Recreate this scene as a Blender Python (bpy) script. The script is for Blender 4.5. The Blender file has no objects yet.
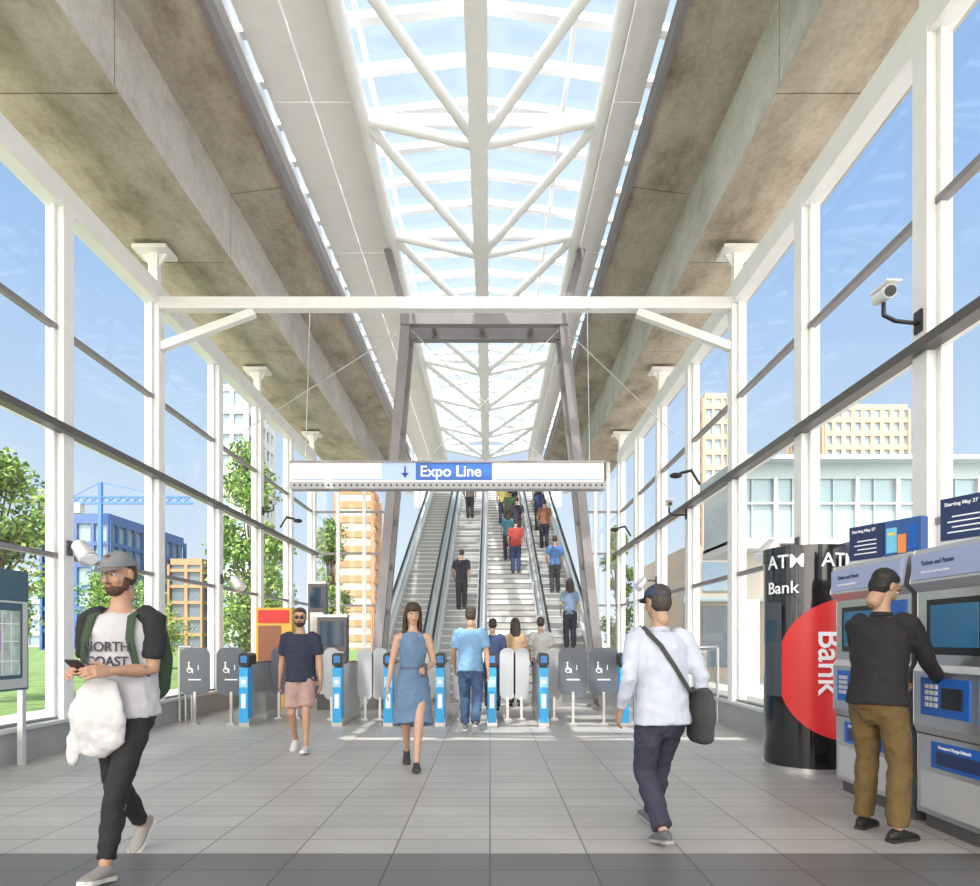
import bpy, math, random
from mathutils import Vector, Matrix, noise
random.seed(7)
V=Vector
sc=bpy.context.scene
sc.view_settings.view_transform='Standard'
F=680.0; HC=1.32
# ------------------------------------------------------------------ materials
MATS={}
def mat(name,col=(.8,.8,.8),rough=.5,metal=0.0,var=0.0,scale=4.0,bump=0.0,emit=0.0,spec=.5,coat=0.0):
    if name in MATS: return MATS[name]
    m=bpy.data.materials.new(name); m.use_nodes=True; nt=m.node_tree
    b=nt.nodes['Principled BSDF']
    b.inputs['Roughness'].default_value=rough; b.inputs['Metallic'].default_value=metal
    b.inputs['Base Color'].default_value=(*col,1)
    b.inputs['Specular IOR Level'].default_value=spec
    b.inputs['Coat Weight'].default_value=coat
    if emit>0:
        b.inputs['Emission Color'].default_value=(*col,1); b.inputs['Emission Strength'].default_value=emit
    tc=nt.nodes.new('ShaderNodeTexCoord')
    n=nt.nodes.new('ShaderNodeTexNoise'); n.inputs['Scale'].default_value=scale; n.inputs['Detail'].default_value=5
    nt.links.new(tc.outputs['Object'],n.inputs['Vector'])
    if var>0:
        r=nt.nodes.new('ShaderNodeValToRGB')
        r.color_ramp.elements[0].position=.3; r.color_ramp.elements[1].position=.7
        r.color_ramp.elements[0].color=(*[c*(1-var) for c in col],1)
        r.color_ramp.elements[1].color=(*[min(1,c*(1+var)) for c in col],1)
        nt.links.new(n.outputs['Fac'],r.inputs['Fac']); nt.links.new(r.outputs['Color'],b.inputs['Base Color'])
    if bump>0:
        bp=nt.nodes.new('ShaderNodeBump'); bp.inputs['Strength'].default_value=bump; bp.inputs['Distance'].default_value=.02
        nt.links.new(n.outputs['Fac'],bp.inputs['Height']); nt.links.new(bp.outputs['Normal'],b.inputs['Normal'])
    MATS[name]=m; return m
def glassmat(name,tint=(.95,.98,1),gl=.06,trans=0.0):
    m=bpy.data.materials.new(name); m.use_nodes=True; nt=m.node_tree; nt.nodes.clear()
    o=nt.nodes.new('ShaderNodeOutputMaterial'); t=nt.nodes.new('ShaderNodeBsdfTransparent'); t.inputs[0].default_value=(*tint,1)
    g=nt.nodes.new('ShaderNodeBsdfGlossy'); g.inputs['Roughness'].default_value=.02
    mx=nt.nodes.new('ShaderNodeMixShader'); mx.inputs[0].default_value=gl
    nt.links.new(t.outputs[0],mx.inputs[1]); nt.links.new(g.outputs[0],mx.inputs[2])
    if trans>0:
        d=nt.nodes.new('ShaderNodeBsdfTranslucent'); d.inputs[0].default_value=(.9,.94,1,1)
        m2=nt.nodes.new('ShaderNodeMixShader'); m2.inputs[0].default_value=trans
        nt.links.new(mx.outputs[0],m2.inputs[1]); nt.links.new(d.outputs[0],m2.inputs[2]); mx=m2
    nt.links.new(mx.outputs[0],o.inputs[0]); MATS[name]=m; return m
def concrete(name,c0,c1,c2,sc_=(1.6,.45,1.2)):
    m=bpy.data.materials.new(name); m.use_nodes=True; nt=m.node_tree; b=nt.nodes['Principled BSDF']
    b.inputs['Roughness'].default_value=.85
    tc=nt.nodes.new('ShaderNodeTexCoord')
    mp=nt.nodes.new('ShaderNodeMapping'); mp.inputs['Scale'].default_value=sc_; nt.links.new(tc.outputs['Object'],mp.inputs[0])
    n=nt.nodes.new('ShaderNodeTexNoise'); n.inputs['Scale'].default_value=1.1; n.inputs['Detail'].default_value=9; n.inputs['Roughness'].default_value=.68
    nt.links.new(mp.outputs[0],n.inputs['Vector'])
    r=nt.nodes.new('ShaderNodeValToRGB'); e=r.color_ramp.elements
    e[0].position=.30; e[0].color=(*c0,1); e[1].position=.70; e[1].color=(*c2,1)
    k=e.new(.46); k.color=(*c1,1)
    nt.links.new(n.outputs['Fac'],r.inputs[0])
    n2=nt.nodes.new('ShaderNodeTexNoise'); n2.inputs['Scale'].default_value=14; n2.inputs['Detail'].default_value=6
    nt.links.new(tc.outputs['Object'],n2.inputs['Vector'])
    mx=nt.nodes.new('ShaderNodeMix'); mx.data_type='RGBA'; mx.blend_type='OVERLAY'; mx.inputs[0].default_value=.22
    nt.links.new(r.outputs[0],mx.inputs[6]); nt.links.new(n2.outputs['Fac'],mx.inputs[7])
    nt.links.new(mx.outputs[2],b.inputs['Base Color'])
    bp=nt.nodes.new('ShaderNodeBump'); bp.inputs['Strength'].default_value=.3; bp.inputs['Distance'].default_value=.02
    nt.links.new(n2.outputs['Fac'],bp.inputs['Height']); nt.links.new(bp.outputs[0],b.inputs['Normal'])
    MATS[name]=m; return m
def tilemat(name,c1,c2,mortar,w,h,ms=.006,rough=.35):
    m=bpy.data.materials.new(name); m.use_nodes=True; nt=m.node_tree; b=nt.nodes['Principled BSDF']
    tc=nt.nodes.new('ShaderNodeTexCoord'); br=nt.nodes.new('ShaderNodeTexBrick')
    br.offset=0; br.inputs['Color1'].default_value=(*c1,1); br.inputs['Color2'].default_value=(*c2,1); br.inputs['Mortar'].default_value=(*mortar,1)
    br.inputs['Scale'].default_value=1; br.inputs['Mortar Size'].default_value=ms; br.inputs['Brick Width'].default_value=w; br.inputs['Row Height'].default_value=h
    nt.links.new(tc.outputs['Object'],br.inputs['Vector'])
    n=nt.nodes.new('ShaderNodeTexNoise'); n.inputs['Scale'].default_value=1.3; n.inputs['Detail'].default_value=7
    nt.links.new(tc.outputs['Object'],n.inputs['Vector'])
    mx=nt.nodes.new('ShaderNodeMix'); mx.data_type='RGBA'; mx.blend_type='OVERLAY'; mx.inputs[0].default_value=.25
    nt.links.new(br.outputs['Color'],mx.inputs[6]); nt.links.new(n.outputs['Fac'],mx.inputs[7]); nt.links.new(mx.outputs[2],b.inputs['Base Color'])
    mr=nt.nodes.new('ShaderNodeMapRange'); mr.inputs[3].default_value=rough-.1; mr.inputs[4].default_value=rough+.15
    nt.links.new(n.outputs['Fac'],mr.inputs[0]); nt.links.new(mr.outputs[0],b.inputs['Roughness'])
    bp=nt.nodes.new('ShaderNodeBump'); bp.inputs['Strength'].default_value=.25; bp.inputs['Distance'].default_value=.003; bp.invert=True
    nt.links.new(br.outputs['Fac'],bp.inputs['Height']); nt.links.new(bp.outputs[0],b.inputs['Normal'])
    MATS[name]=m; return m
WHITE=mat('white_paint',(.84,.84,.84),.4,var=.03)
PANEL=mat('soffit_panel',(.84,.825,.81),.5,var=.02)
DARKM=mat('dark_mullion',(.11,.105,.105),.4,.3)
GREYM=mat('grey_steel',(.25,.235,.245),.45,.3,var=.06)
STEEL=mat('stainless',(.62,.62,.62),.28,.9,var=.05,scale=3)
STEELL=mat('satin_aluminium',(.7,.7,.7),.4,.5)
BLACK=mat('black_plastic',(.015,.015,.017),.3)
RUBBER=mat('black_rubber',(.02,.02,.02),.5)
BLUE=mat('signal_blue',(.012,.12,.50),.35)
CYAN=mat('cyan_blue',(.03,.36,.72),.35)
WSIGN=mat('sign_white',(.82,.84,.88),.4,emit=.08)
GLASS=glassmat('wall_glass',(.93,.97,1),.04)
RGLASS=glassmat('roof_glass',(.88,.94,1),.05,.12)
BGLASS=glassmat('balustrade_glass',(.88,.93,.93),.12)
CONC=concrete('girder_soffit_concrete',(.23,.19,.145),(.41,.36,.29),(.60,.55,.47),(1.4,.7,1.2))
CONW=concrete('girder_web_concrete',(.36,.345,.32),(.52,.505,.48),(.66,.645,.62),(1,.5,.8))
# ------------------------------------------------------------------ mesh builder
class MB:
    def __init__(s): s.v=[];s.f=[];s.m=[];s.s=[];s.mats=[]
    def mi(s,m):
        if m not in s.mats: s.mats.append(m)
        return s.mats.index(m)
    def add(s,vs,fs,m,smooth=False):
        o=len(s.v); s.v+=[V(x) for x in vs]; i=s.mi(m)
        for f in fs: s.f.append([a+o for a in f]); s.m.append(i); s.s.append(smooth)
    def box(s,a,b,m,M=None):
        x0,x1=sorted((a[0],b[0]));y0,y1=sorted((a[1],b[1]));z0,z1=sorted((a[2],b[2]))
        vs=[V(p) for p in [(x0,y0,z0),(x1,y0,z0),(x1,y1,z0),(x0,y1,z0),(x0,y0,z1),(x1,y0,z1),(x1,y1,z1),(x0,y1,z1)]]
        if M: vs=[M@p for p in vs]
        s.add(vs,[(0,3,2,1),(4,5,6,7),(0,1,5,4),(1,2,6,5),(2,3,7,6),(3,0,4,7)],m)
    def beam(s,p,q,w,h,m,up=(0,0,1)):
        p=V(p);q=V(q);t=(q-p).normalized();u=V(up)
        if abs(t.dot(u))>.98:u=V((0,1,0))
        x=t.cross(u).normalized();y=x.cross(t).normalized();x*=w/2;y*=h/2
        vs=[p-x-y,p+x-y,p+x+y,p-x+y,q-x-y,q+x-y,q+x+y,q-x+y]
        s.add(vs,[(0,3,2,1),(4,5,6,7),(0,1,5,4),(1,2,6,5),(2,3,7,6),(3,0,4,7)],m)
    def cyl(s,p,q,r1,m,r2=None,seg=16,smooth=True):
        if r2 is None:r2=r1
        p=V(p);q=V(q);t=(q-p).normalized();u=V((0,0,1)) if abs(t.z)<.95 else V((0,1,0))
        x=t.cross(u).normalized();y=x.cross(t)
        vs=[];n=seg
        for c,r in((p,r1),(q,r2)):
            for i in range(n):
                a=2*math.pi*i/n; vs.append(c+x*math.cos(a)*r+y*math.sin(a)*r)
        s.add(vs,[(i,(i+1)%n,n+(i+1)%n,n+i) for i in range(n)],m,smooth)
        s.add([v.copy() for v in vs],[tuple(range(n))[::-1],tuple(range(n,2*n))],m)
    def tube(s,pts,r,m,seg=10):
        for a,b in zip(pts,pts[1:]): s.cyl(a,b,r,m,seg=seg)
        for a in pts[1:-1]: s.ell(a,(r,r,r),m,8,6)
    def ell(s,c,r,m,seg=16,rings=10,M=None):
        vs=[];fs=[]
        for j in range(rings+1):
            th=math.pi*j/rings
            for i in range(seg):
                a=2*math.pi*i/seg
                p=V((c[0]+r[0]*math.sin(th)*math.cos(a),c[1]+r[1]*math.sin(th)*math.sin(a),c[2]+r[2]*math.cos(th)))
                vs.append(M@p if M else p)
        for j in range(rings):
            for i in range(seg):
                fs.append((j*seg+i,(j+1)*seg+i,(j+1)*seg+(i+1)%seg,j*seg+(i+1)%seg))
        s.add(vs,fs,m,True)
    def prism(s,poly,a0,a1,m,axis='x',M=None):
        def P(u,w,a):
            p={'x':V((a,u,w)),'y':V((u,a,w)),'z':V((u,w,a))}[axis]
            return M@p if M else p
        n=len(poly); vs=[P(u,w,a0) for u,w in poly]+[P(u,w,a1) for u,w in poly]
        s.add(vs,[tuple(range(n)),tuple(range(n,2*n))[::-1]]+[(i,(i+1)%n,n+(i+1)%n,n+i) for i in range(n)],m)
    def loft(s,pts,side,m,seg=16,r0=True,r1=True,M=None):
        P=[(V(p),a,b) for p,a,b in pts]; n=len(P); side=V(side)
        tans=[]
        for i in range(n):
            t=P[min(i+1,n-1)][0]-P[max(i-1,0)][0]; tans.append(t.normalized())
        rings=[]
        def ring(c,a,b,t):
            x=side-t*side.dot(t)
            if x.length<1e-3:x=V((0,1,0))-t*t.y
            x.normalize();y=t.cross(x)
            return [c+x*a*math.cos(2*math.pi*k/seg)+y*b*math.sin(2*math.pi*k/seg) for k in range(seg)]
        if r0:
            c,a,b=P[0];e=min(a,b);rings.append(ring(c-tans[0]*e*.75,a*.6,b*.6,tans[0]));rings.append(ring(c-tans[0]*e*.4,a*.88,b*.88,tans[0]))
        for (c,a,b),t in zip(P,tans): rings.append(ring(c,a,b,t))
        if r1:
            c,a,b=P[-1];e=min(a,b);rings.append(ring(c+tans[-1]*e*.4,a*.88,b*.88,tans[-1]));rings.append(ring(c+tans[-1]*e*.75,a*.6,b*.6,tans[-1]))
        vs=[v for r in rings for v in r]
        if M: vs=[M@v for v in vs]
        k=len(rings)
        fs=[(j*seg+i,j*seg+(i+1)%seg,(j+1)*seg+(i+1)%seg,(j+1)*seg+i) for j in range(k-1) for i in range(seg)]
        fs.append(tuple(range(seg))[::-1]); fs.append(tuple(range((k-1)*seg,k*seg)))
        s.add(vs,fs,m,True)
    def obj(s,name,parent=None,loc=(0,0,0),rot=0,bevel=0):
        me=bpy.data.meshes.new(name); me.from_pydata([tuple(v) for v in s.v],[],s.f)
        for m in s.mats: me.materials.append(m)
        me.polygons.foreach_set('material_index',s.m); me.polygons.foreach_set('use_smooth',s.s); me.update()
        o=bpy.data.objects.new(name,me); sc.collection.objects.link(o); o.location=loc; o.rotation_euler[2]=rot
        if parent:o.parent=parent
        if bevel>0:
            md=o.modifiers.new('bev','BEVEL');md.width=bevel;md.segments=2;md.limit_method='ANGLE'
        return o
    def organic(s,name,parent,vox=.012,it=4,fold=0.0,fscale=.12):
        o=s.obj(name,parent)
        r=o.modifiers.new('r','REMESH');r.mode='VOXEL';r.voxel_size=vox;r.use_smooth_shade=True
        k=o.modifiers.new('s','SMOOTH');k.factor=.5;k.iterations=it
        if fold>0:
            tx=bpy.data.textures.new('f','CLOUDS');tx.noise_scale=fscale;tx.noise_depth=2
            d=o.modifiers.new('d','DISPLACE');d.texture=tx;d.strength=fold;d.mid_level=.5;d.texture_coords='LOCAL'
        return o
def empty(name,loc=(0,0,0),rot=0,scale=1):
    e=bpy.data.objects.new(name,None); sc.collection.objects.link(e); e.location=loc;e.rotation_euler[2]=rot;e.scale=(scale,)*3
    e.empty_display_size=.1
    return e
def text(s,name,size,m,parent,M,ext=.002,align='LEFT',cyl=None):
    cu=bpy.data.curves.new(name,'FONT');cu.body=s;cu.size=size;cu.extrude=ext;cu.align_x=align;cu.align_y='CENTER';cu.offset=size*.012
    o=bpy.data.objects.new(name,cu);sc.collection.objects.link(o)
    bpy.context.view_layer.update()
    me=bpy.data.meshes.new_from_object(o.evaluated_get(bpy.context.evaluated_depsgraph_get()))
    bpy.data.objects.remove(o)
    for v in me.vertices:
        if cyl: v.co=cyl(v.co)
        else: v.co=M@v.co
    me.materials.clear();me.materials.append(m)
    o=bpy.data.objects.new(name,me);sc.collection.objects.link(o);o.parent=parent;return o
# ------------------------------------------------------------------ camera + light
cam=bpy.data.cameras.new('camera');co=bpy.data.objects.new('camera',cam);sc.collection.objects.link(co)
co.location=(0,0,HC);co.rotation_euler=(math.pi/2,0,0);cam.sensor_width=36;cam.lens=36*F/980;cam.shift_y=(640-443)/980;cam.clip_end=800;cam.clip_start=.05
sc.camera=co
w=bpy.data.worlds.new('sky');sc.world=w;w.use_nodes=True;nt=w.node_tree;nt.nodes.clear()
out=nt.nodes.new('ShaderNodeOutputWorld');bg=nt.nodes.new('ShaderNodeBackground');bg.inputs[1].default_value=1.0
tc=nt.nodes.new('ShaderNodeTexCoord');sx=nt.nodes.new('ShaderNodeSeparateXYZ');nt.links.new(tc.outputs['Generated'],sx.inputs[0])
rp=nt.nodes.new('ShaderNodeValToRGB');e=rp.color_ramp.elements
e[0].position=0;e[0].color=(.88,.93,.97,1);e[1].position=1;e[1].color=(.24,.42,.76,1)
k=e.new(.18);k.color=(.68,.82,.97,1);k=e.new(.5);k.color=(.37,.58,.91,1)
nt.links.new(sx.outputs[2],rp.inputs[0])
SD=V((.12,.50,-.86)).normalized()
# warm sky glow added to brighten the hall (sun stands behind the photographer)
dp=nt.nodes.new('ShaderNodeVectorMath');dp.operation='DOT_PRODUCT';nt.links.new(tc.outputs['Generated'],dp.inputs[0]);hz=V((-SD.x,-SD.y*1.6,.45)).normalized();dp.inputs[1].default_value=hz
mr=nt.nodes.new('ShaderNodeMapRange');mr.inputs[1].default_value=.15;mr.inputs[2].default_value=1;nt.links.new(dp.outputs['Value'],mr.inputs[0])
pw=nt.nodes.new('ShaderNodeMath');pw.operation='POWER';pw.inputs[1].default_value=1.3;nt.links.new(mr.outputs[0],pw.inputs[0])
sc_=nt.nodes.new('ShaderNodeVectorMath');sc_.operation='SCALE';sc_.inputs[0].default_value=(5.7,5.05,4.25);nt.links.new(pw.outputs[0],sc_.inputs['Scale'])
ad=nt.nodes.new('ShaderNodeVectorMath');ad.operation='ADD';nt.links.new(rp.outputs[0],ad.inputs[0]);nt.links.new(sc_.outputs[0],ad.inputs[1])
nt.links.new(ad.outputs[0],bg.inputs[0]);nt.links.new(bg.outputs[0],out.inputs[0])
sl=bpy.data.lights.new('sun','SUN');sl.energy=6.2;sl.angle=.01;sl.color=(1,.94,.84)
so=bpy.data.objects.new('sun',sl);sc.collection.objects.link(so)
so.rotation_euler=SD.to_track_quat('-Z','Y').to_euler();so.location=(0,-10,30)
# ------------------------------------------------------------------ floor, ground
XL,XR=-5.2,3.83
TL=tilemat('floor_tile',(.43,.415,.395),(.385,.37,.35),(.17,.165,.16),.6,.3,.006,.42)
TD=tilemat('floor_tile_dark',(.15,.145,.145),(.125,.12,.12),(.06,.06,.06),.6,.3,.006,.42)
b=MB()
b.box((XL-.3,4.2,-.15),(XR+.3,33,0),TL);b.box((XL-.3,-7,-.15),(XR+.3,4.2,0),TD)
b.obj('floor')
b=MB()
GR=mat('grass',(.13,.21,.06),.9,var=.35,scale=1.5);PV=mat('paving',(.58,.54,.48),.8,var=.1,scale=.7)
b.box((-260,-60,-.4),(-9.5,400,-.16),GR);b.box((-9.5,-60,-.4),(XL-.3,400,-.16),PV);b.box((XL-.3,33,-.4),(XR+.3,400,-.16),PV);b.box((XR+.3,-60,-.4),(260,400,-.16),PV)
b.obj('ground')
# ------------------------------------------------------------------ side walls
BAY=2.33;Y0=8.22
ys=[Y0+BAY*k for k in range(-6,6)]
LV=[.38,2.33,3.84,5.06]
for nm,X,sg in(('left',XL,1),('right',XR,-1)):
    b=MB()
    for i,y in enumerate(ys):
        b.box((X-.11,y-.1,0),(X+.11,y+.1,6.55),WHITE)
        k=i-6
        if k%2==1:
            b.box((X-.07,y-.07,6.5),(X+.07,y+.07,7.3),WHITE);b.box((X-.26,y-.2,7.3),(X+.26,y+.2,7.36),WHITE)
            b.prism([(X-.2,7.3),(X+.2,7.3),(X+.07,7.1),(X-.07,7.1)],y-.02,y+.02,WHITE,'y')
    b.box((X-.1,ys[0],6.5),(X+.1,ys[-1]+.1,6.82),WHITE)
    for z in LV:
        big=abs(z-3.84)<.01
        b.box((X-.04,ys[0],z-.03),(X+.04,ys[-1],z+.03),GREYM if not big else WHITE)
        if big: b.box((X+sg*.05,ys[0],z-.05),(X+sg*.19,ys[-1],z+.04),DARKM)
    for a,c in zip(ys,ys[1:]):
        for y in(a+.13,c-.13): b.box((X-.025,y-.025,.38),(X+.025,y+.025,6.5),WHITE)
    b.obj('wall_'+nm)
    b=MB();b.box((X-.13,ys[0],0),(X+.13,ys[-1]+.1,.36),mat('curb_tile',(.33,.33,.34),.5,var=.1,scale=2))
    b.box((X-.16,ys[0],.34),(X+.16,ys[-1]+.1,.38),STEELL)
    b.obj('baseboard_'+nm)
n=0
for X in(XL,XR):
    n+=1;b=MB();b.add([(X,ys[0],.38),(X,ys[-1],.38),(X,ys[-1],6.5),(X,ys[0],6.5)],[(0,1,2,3)],GLASS);b.obj('window_%d'%n)
b=MB();YE=ys[-1]
for x0,x1 in((XL,-2.9),(2.7,XR)):
    for t in range(4):
        x=x0+(x1-x0)*t/3; b.box((x-.05,YE-.05,0),(x+.05,YE+.05,6.5),WHITE)
    for z in LV+[6.5]: b.box((x0,YE-.04,z-.03),(x1,YE+.04,z+.03),GREYM)
b.obj('wall_back')
b=MB()
for x0,x1 in((XL,-2.9),(2.7,XR)): b.add([(x0,YE,0),(x1,YE,0),(x1,YE,6.5),(x0,YE,6.5)],[(0,1,2,3)],GLASS)
b.obj('window_3')
# ------------------------------------------------------------------ concrete girders
def girder(name,s,xc,xo,xi,xd):
    b=MB();H=HC
    poly=[(xo,H+6.1),(xi,H+6.1),(xi-s*.04,H+6.2),(xi-s*.04,H+7.2),(xd,H+7.32),(xd,H+7.75),(xo+s*-1.2,H+7.75),(xo-s*1.2,H+7.35),(xo-s*.3,H+7.2)]
    y=-6;L=3.4;n=len(poly)
    while y<26.5:
        vs=[V((u,y,w)) for u,w in poly]+[V((u,y+L-.02,w)) for u,w in poly]
        for i in range(n):
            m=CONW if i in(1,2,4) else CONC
            b.add(vs,[(i,(i+1)%n,n+(i+1)%n,n+i)],m)
        b.add(vs,[tuple(range(n)),tuple(range(n,2*n))[::-1]],CONC)
        y+=L
    b.box((xd,-6,H+7.24),(xd+s*.08,28,H+7.5),GREYM)
    return b.obj(name)
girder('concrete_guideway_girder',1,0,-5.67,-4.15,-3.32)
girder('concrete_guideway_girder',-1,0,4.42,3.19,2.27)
# ------------------------------------------------------------------ roof: soffit panels, truss, skylight
b=MB();z=HC+7.6
y=4.0
while y<28.5:
    for x0,x1 in((-3.08,-2.52),(-2.50,-1.93)): b.box((x0,y+.01,z),(x1,y+1.86,z+.05),PANEL)
    b.box((1.74,y+.01,z),(2.14,y+1.86,z+.05),PANEL)
    y+=1.87
for x in(-3.08,-1.95,1.74,2.12):
    b.box((x,4.0,z+.05),(x+.03,28.5,z+.3),PANEL)
b.obj('ceiling')
b=MB();b.box((-3.23,-6,8.72),(2.18,3.8,8.9),PANEL);b.obj('ceiling_entrance')
CX=-.16;xa,xb=-1.83,1.6;zc=HC+7.5;zl=HC+7.12
b=MB()
b.cyl((xa,4.0,zc),(xa,28.5,zc),.11,WHITE);b.cyl((xb,4.0,zc),(xb,28.5,zc),.11,WHITE)
b.box((CX-.13,4.0,zl-.16),(CX+.13,28.5,zl+.16),WHITE)
nodes=[4.2+2.8*k for k in range(9)]
for i,y in enumerate(nodes):
    b.cyl((xa,y,zc),(CX,y,zl),.075,WHITE);b.cyl((xb,y,zc),(CX,y,zl),.075,WHITE)
    b.cyl((xa,y+.1,zc+.05),(xb,y+.1,zc+.05),.09,WHITE)
    b.cyl((CX,y,zl),(CX,y,HC+8.2),.05,WHITE)
    if i<8:
        y2=nodes[i+1]
        b.cyl((xa,y,zc),(CX,y2,zl),.075,WHITE);b.cyl((xb,y,zc),(CX,y2,zl),.075,WHITE)
b.obj('roof_truss')
b=MB();ze=HC+7.95;zr=HC+8.3;xl,xr=-3.3,2.4
y=4.1
while y<28.6:
    b.beam((xl,y,ze),(CX,y,zr),.13,.10,WHITE);b.beam((xr,y,ze),(CX,y,zr),.13,.10,WHITE);y+=.8
for t in(0,.5,1):
    for xe in(xl,xr):
        p=V((xe+(CX-xe)*t,4.0,ze+(zr-ze)*t));b.beam(p,p+V((0,24.5,0)),.06,.10,WHITE)
for x in(xl,xr):
    b.box((x-.04,4.0,HC+7.76),(x+.04,28.5,ze+.05),WHITE)
b.obj('skylight_frame')
b=MB()
b.add([(xl,4.0,ze+.07),(CX,4.0,zr+.07),(CX,28.5,zr+.07),(xl,28.5,ze+.07)],[(0,1,2,3)],RGLASS)
b.add([(xr,4.0,ze+.07),(CX,4.0,zr+.07),(CX,28.5,zr+.07),(xr,28.5,ze+.07)],[(0,1,2,3)],RGLASS)
b.obj('skylight_glass')
# upper hall
b=MB()
for y in(28.8,31.6,34.4,37.2):
    for x in(-3.4,3.2): b.box((x-.1,y-.1,7.5),(x+.1,y+.1,12.4),WHITE)
    b.beam((-3.4,y,12.4),(-.1,y,13.4),.12,.2,WHITE);b.beam((3.2,y,12.4),(-.1,y,13.4),.12,.2,WHITE)
for x in(-3.4,3.2,-.1):
    z=12.4 if abs(x)>1 else 13.4
    b.box((x-.06,28.8,z-.08),(x+.06,37.2,z+.08),WHITE)
for t in(.33,.66):
    for xe in(-3.4,3.2):
        p=V((xe+(-.1-xe)*t,28.8,12.4+t));b.beam(p,p+V((0,8.4,0)),.06,.1,WHITE)
b.obj('upper_hall_roof_frame')
# ------------------------------------------------------------------ cross beam, portal, hanging sign
YB=ys[7]
b=MB();zb=HC+5.2
b.box((XL+.1,YB-.08,zb-.09),(XR-.1,YB+.08,zb+.09),WHITE)
b.beam((XL+.1,YB,zb-.66),(XL+1.55,YB,zb-.12),.12,.12,WHITE,(0,1,0));b.beam((XR-.1,YB,zb-.66),(XR-1.55,YB,zb-.12),.12,.12,WHITE,(0,1,0))
b.obj('cross_beam')
b=MB();PY=(12.95,13.6)
for y in PY:
    for x0,x1,x2 in((-2.24,-1.59,-1.95),(2.17,1.38,1.75)):
        b.beam((x0,y,0),(x1,y,7.5),.17,.13,GREYM,(0,1,0));b.beam((x1,y,7.45),(x2,y,8.75),.14,.12,GREYM,(0,1,0))
        b.box((x0-.2,y-.15,0),(x0+.2,y+.15,.04),GREYM)
    b.box((-1.7,y-.09,7.3),(1.48,y+.09,7.56),GREYM)
for k in range(9):
    t=k/8*.95
    for x0,x1 in((-2.24,-1.59),(2.17,1.38)):
        x=x0+(x1-x0)*t; b.box((x-.04,PY[0],7.5*t+.05),(x+.04,PY[1],7.5*t+.15),GREYM)
for x in(-1.1,-.15,.8): b.box((x-.04,PY[0],7.4),(x+.04,PY[1],7.5),GREYM)
for x0,x1 in((-1.6,-4.9),(1.4,3.6)):
    b.cyl((x0,13.2,7.4),(x1,13.2,5.3),.012,STEEL,seg=6)
b.cyl((-1.6,13.2,7.4),(1.8,13.25,4.1),.01,STEEL,seg=6);b.cyl((1.4,13.2,7.4),(-2.0,13.25,4.1),.01,STEEL,seg=6)
b.obj('steel_portal_frame')
e=empty('hanging_direction_sign')
b=MB();ysg=10.25;x0,x1=-2.97,1.70;z0,z1=3.58,3.99
b.box((x0,ysg-.08,z0+.1),(x1,ysg+.08,z1),WSIGN)
b.box((x0-.02,ysg-.1,z1-.02),(x1+.02,ysg+.1,z1+.01),GREYM)
b.box((x0-.02,ysg-.10,z0),(x1+.02,ysg+.1,z0+.1),mat('sign_rail',(.40,.40,.43),.4))
xx=x0+.05
while xx<x1: b.cyl((xx,ysg-.102,z0+.05),(xx,ysg-.108,z0+.05),.017,BLACK,seg=8);xx+=.085
b.box((x0+1.86,ysg-.086,z0+.13),(x0+3.0,ysg-.078,z1-.02),BLUE)
b.box((x0+1.35,ysg-.086,z0+.13),(x0+1.86,ysg-.0795,z1-.02),mat('sign_pale_blue',(.45,.60,.85),.4))
b.box((x0+.02,ysg-.084,z0+.13),(x0+1.35,ysg-.0805,z0+.145),mat('sign_line',(.3,.45,.7),.4));b.box((x0+3.05,ysg-.084,z0+.13),(x1-.02,ysg-.0805,z0+.145),MATS['sign_line'])
ax=x0+1.70;zz=z0+.255
b.box((ax-.014,ysg-.095,zz-.05),(ax+.014,ysg-.079,zz+.08),BLUE);b.prism([(ax-.06,zz-.02),(ax+.06,zz-.02),(ax,zz-.09)],ysg-.095,ysg-.079,BLUE,'y')
for x in(-2.78,1.50): b.cyl((x,ysg,z1),(x,YB-.05,zb),.008,STEEL,seg=6)
b.obj('sign_box',e)
text('Expo Line','lettering',.23,WSIGN,e,Matrix.Translation((x0+1.92,ysg-.09,z0+.255))@Matrix.Rotation(math.pi/2,4,'X'))
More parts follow.
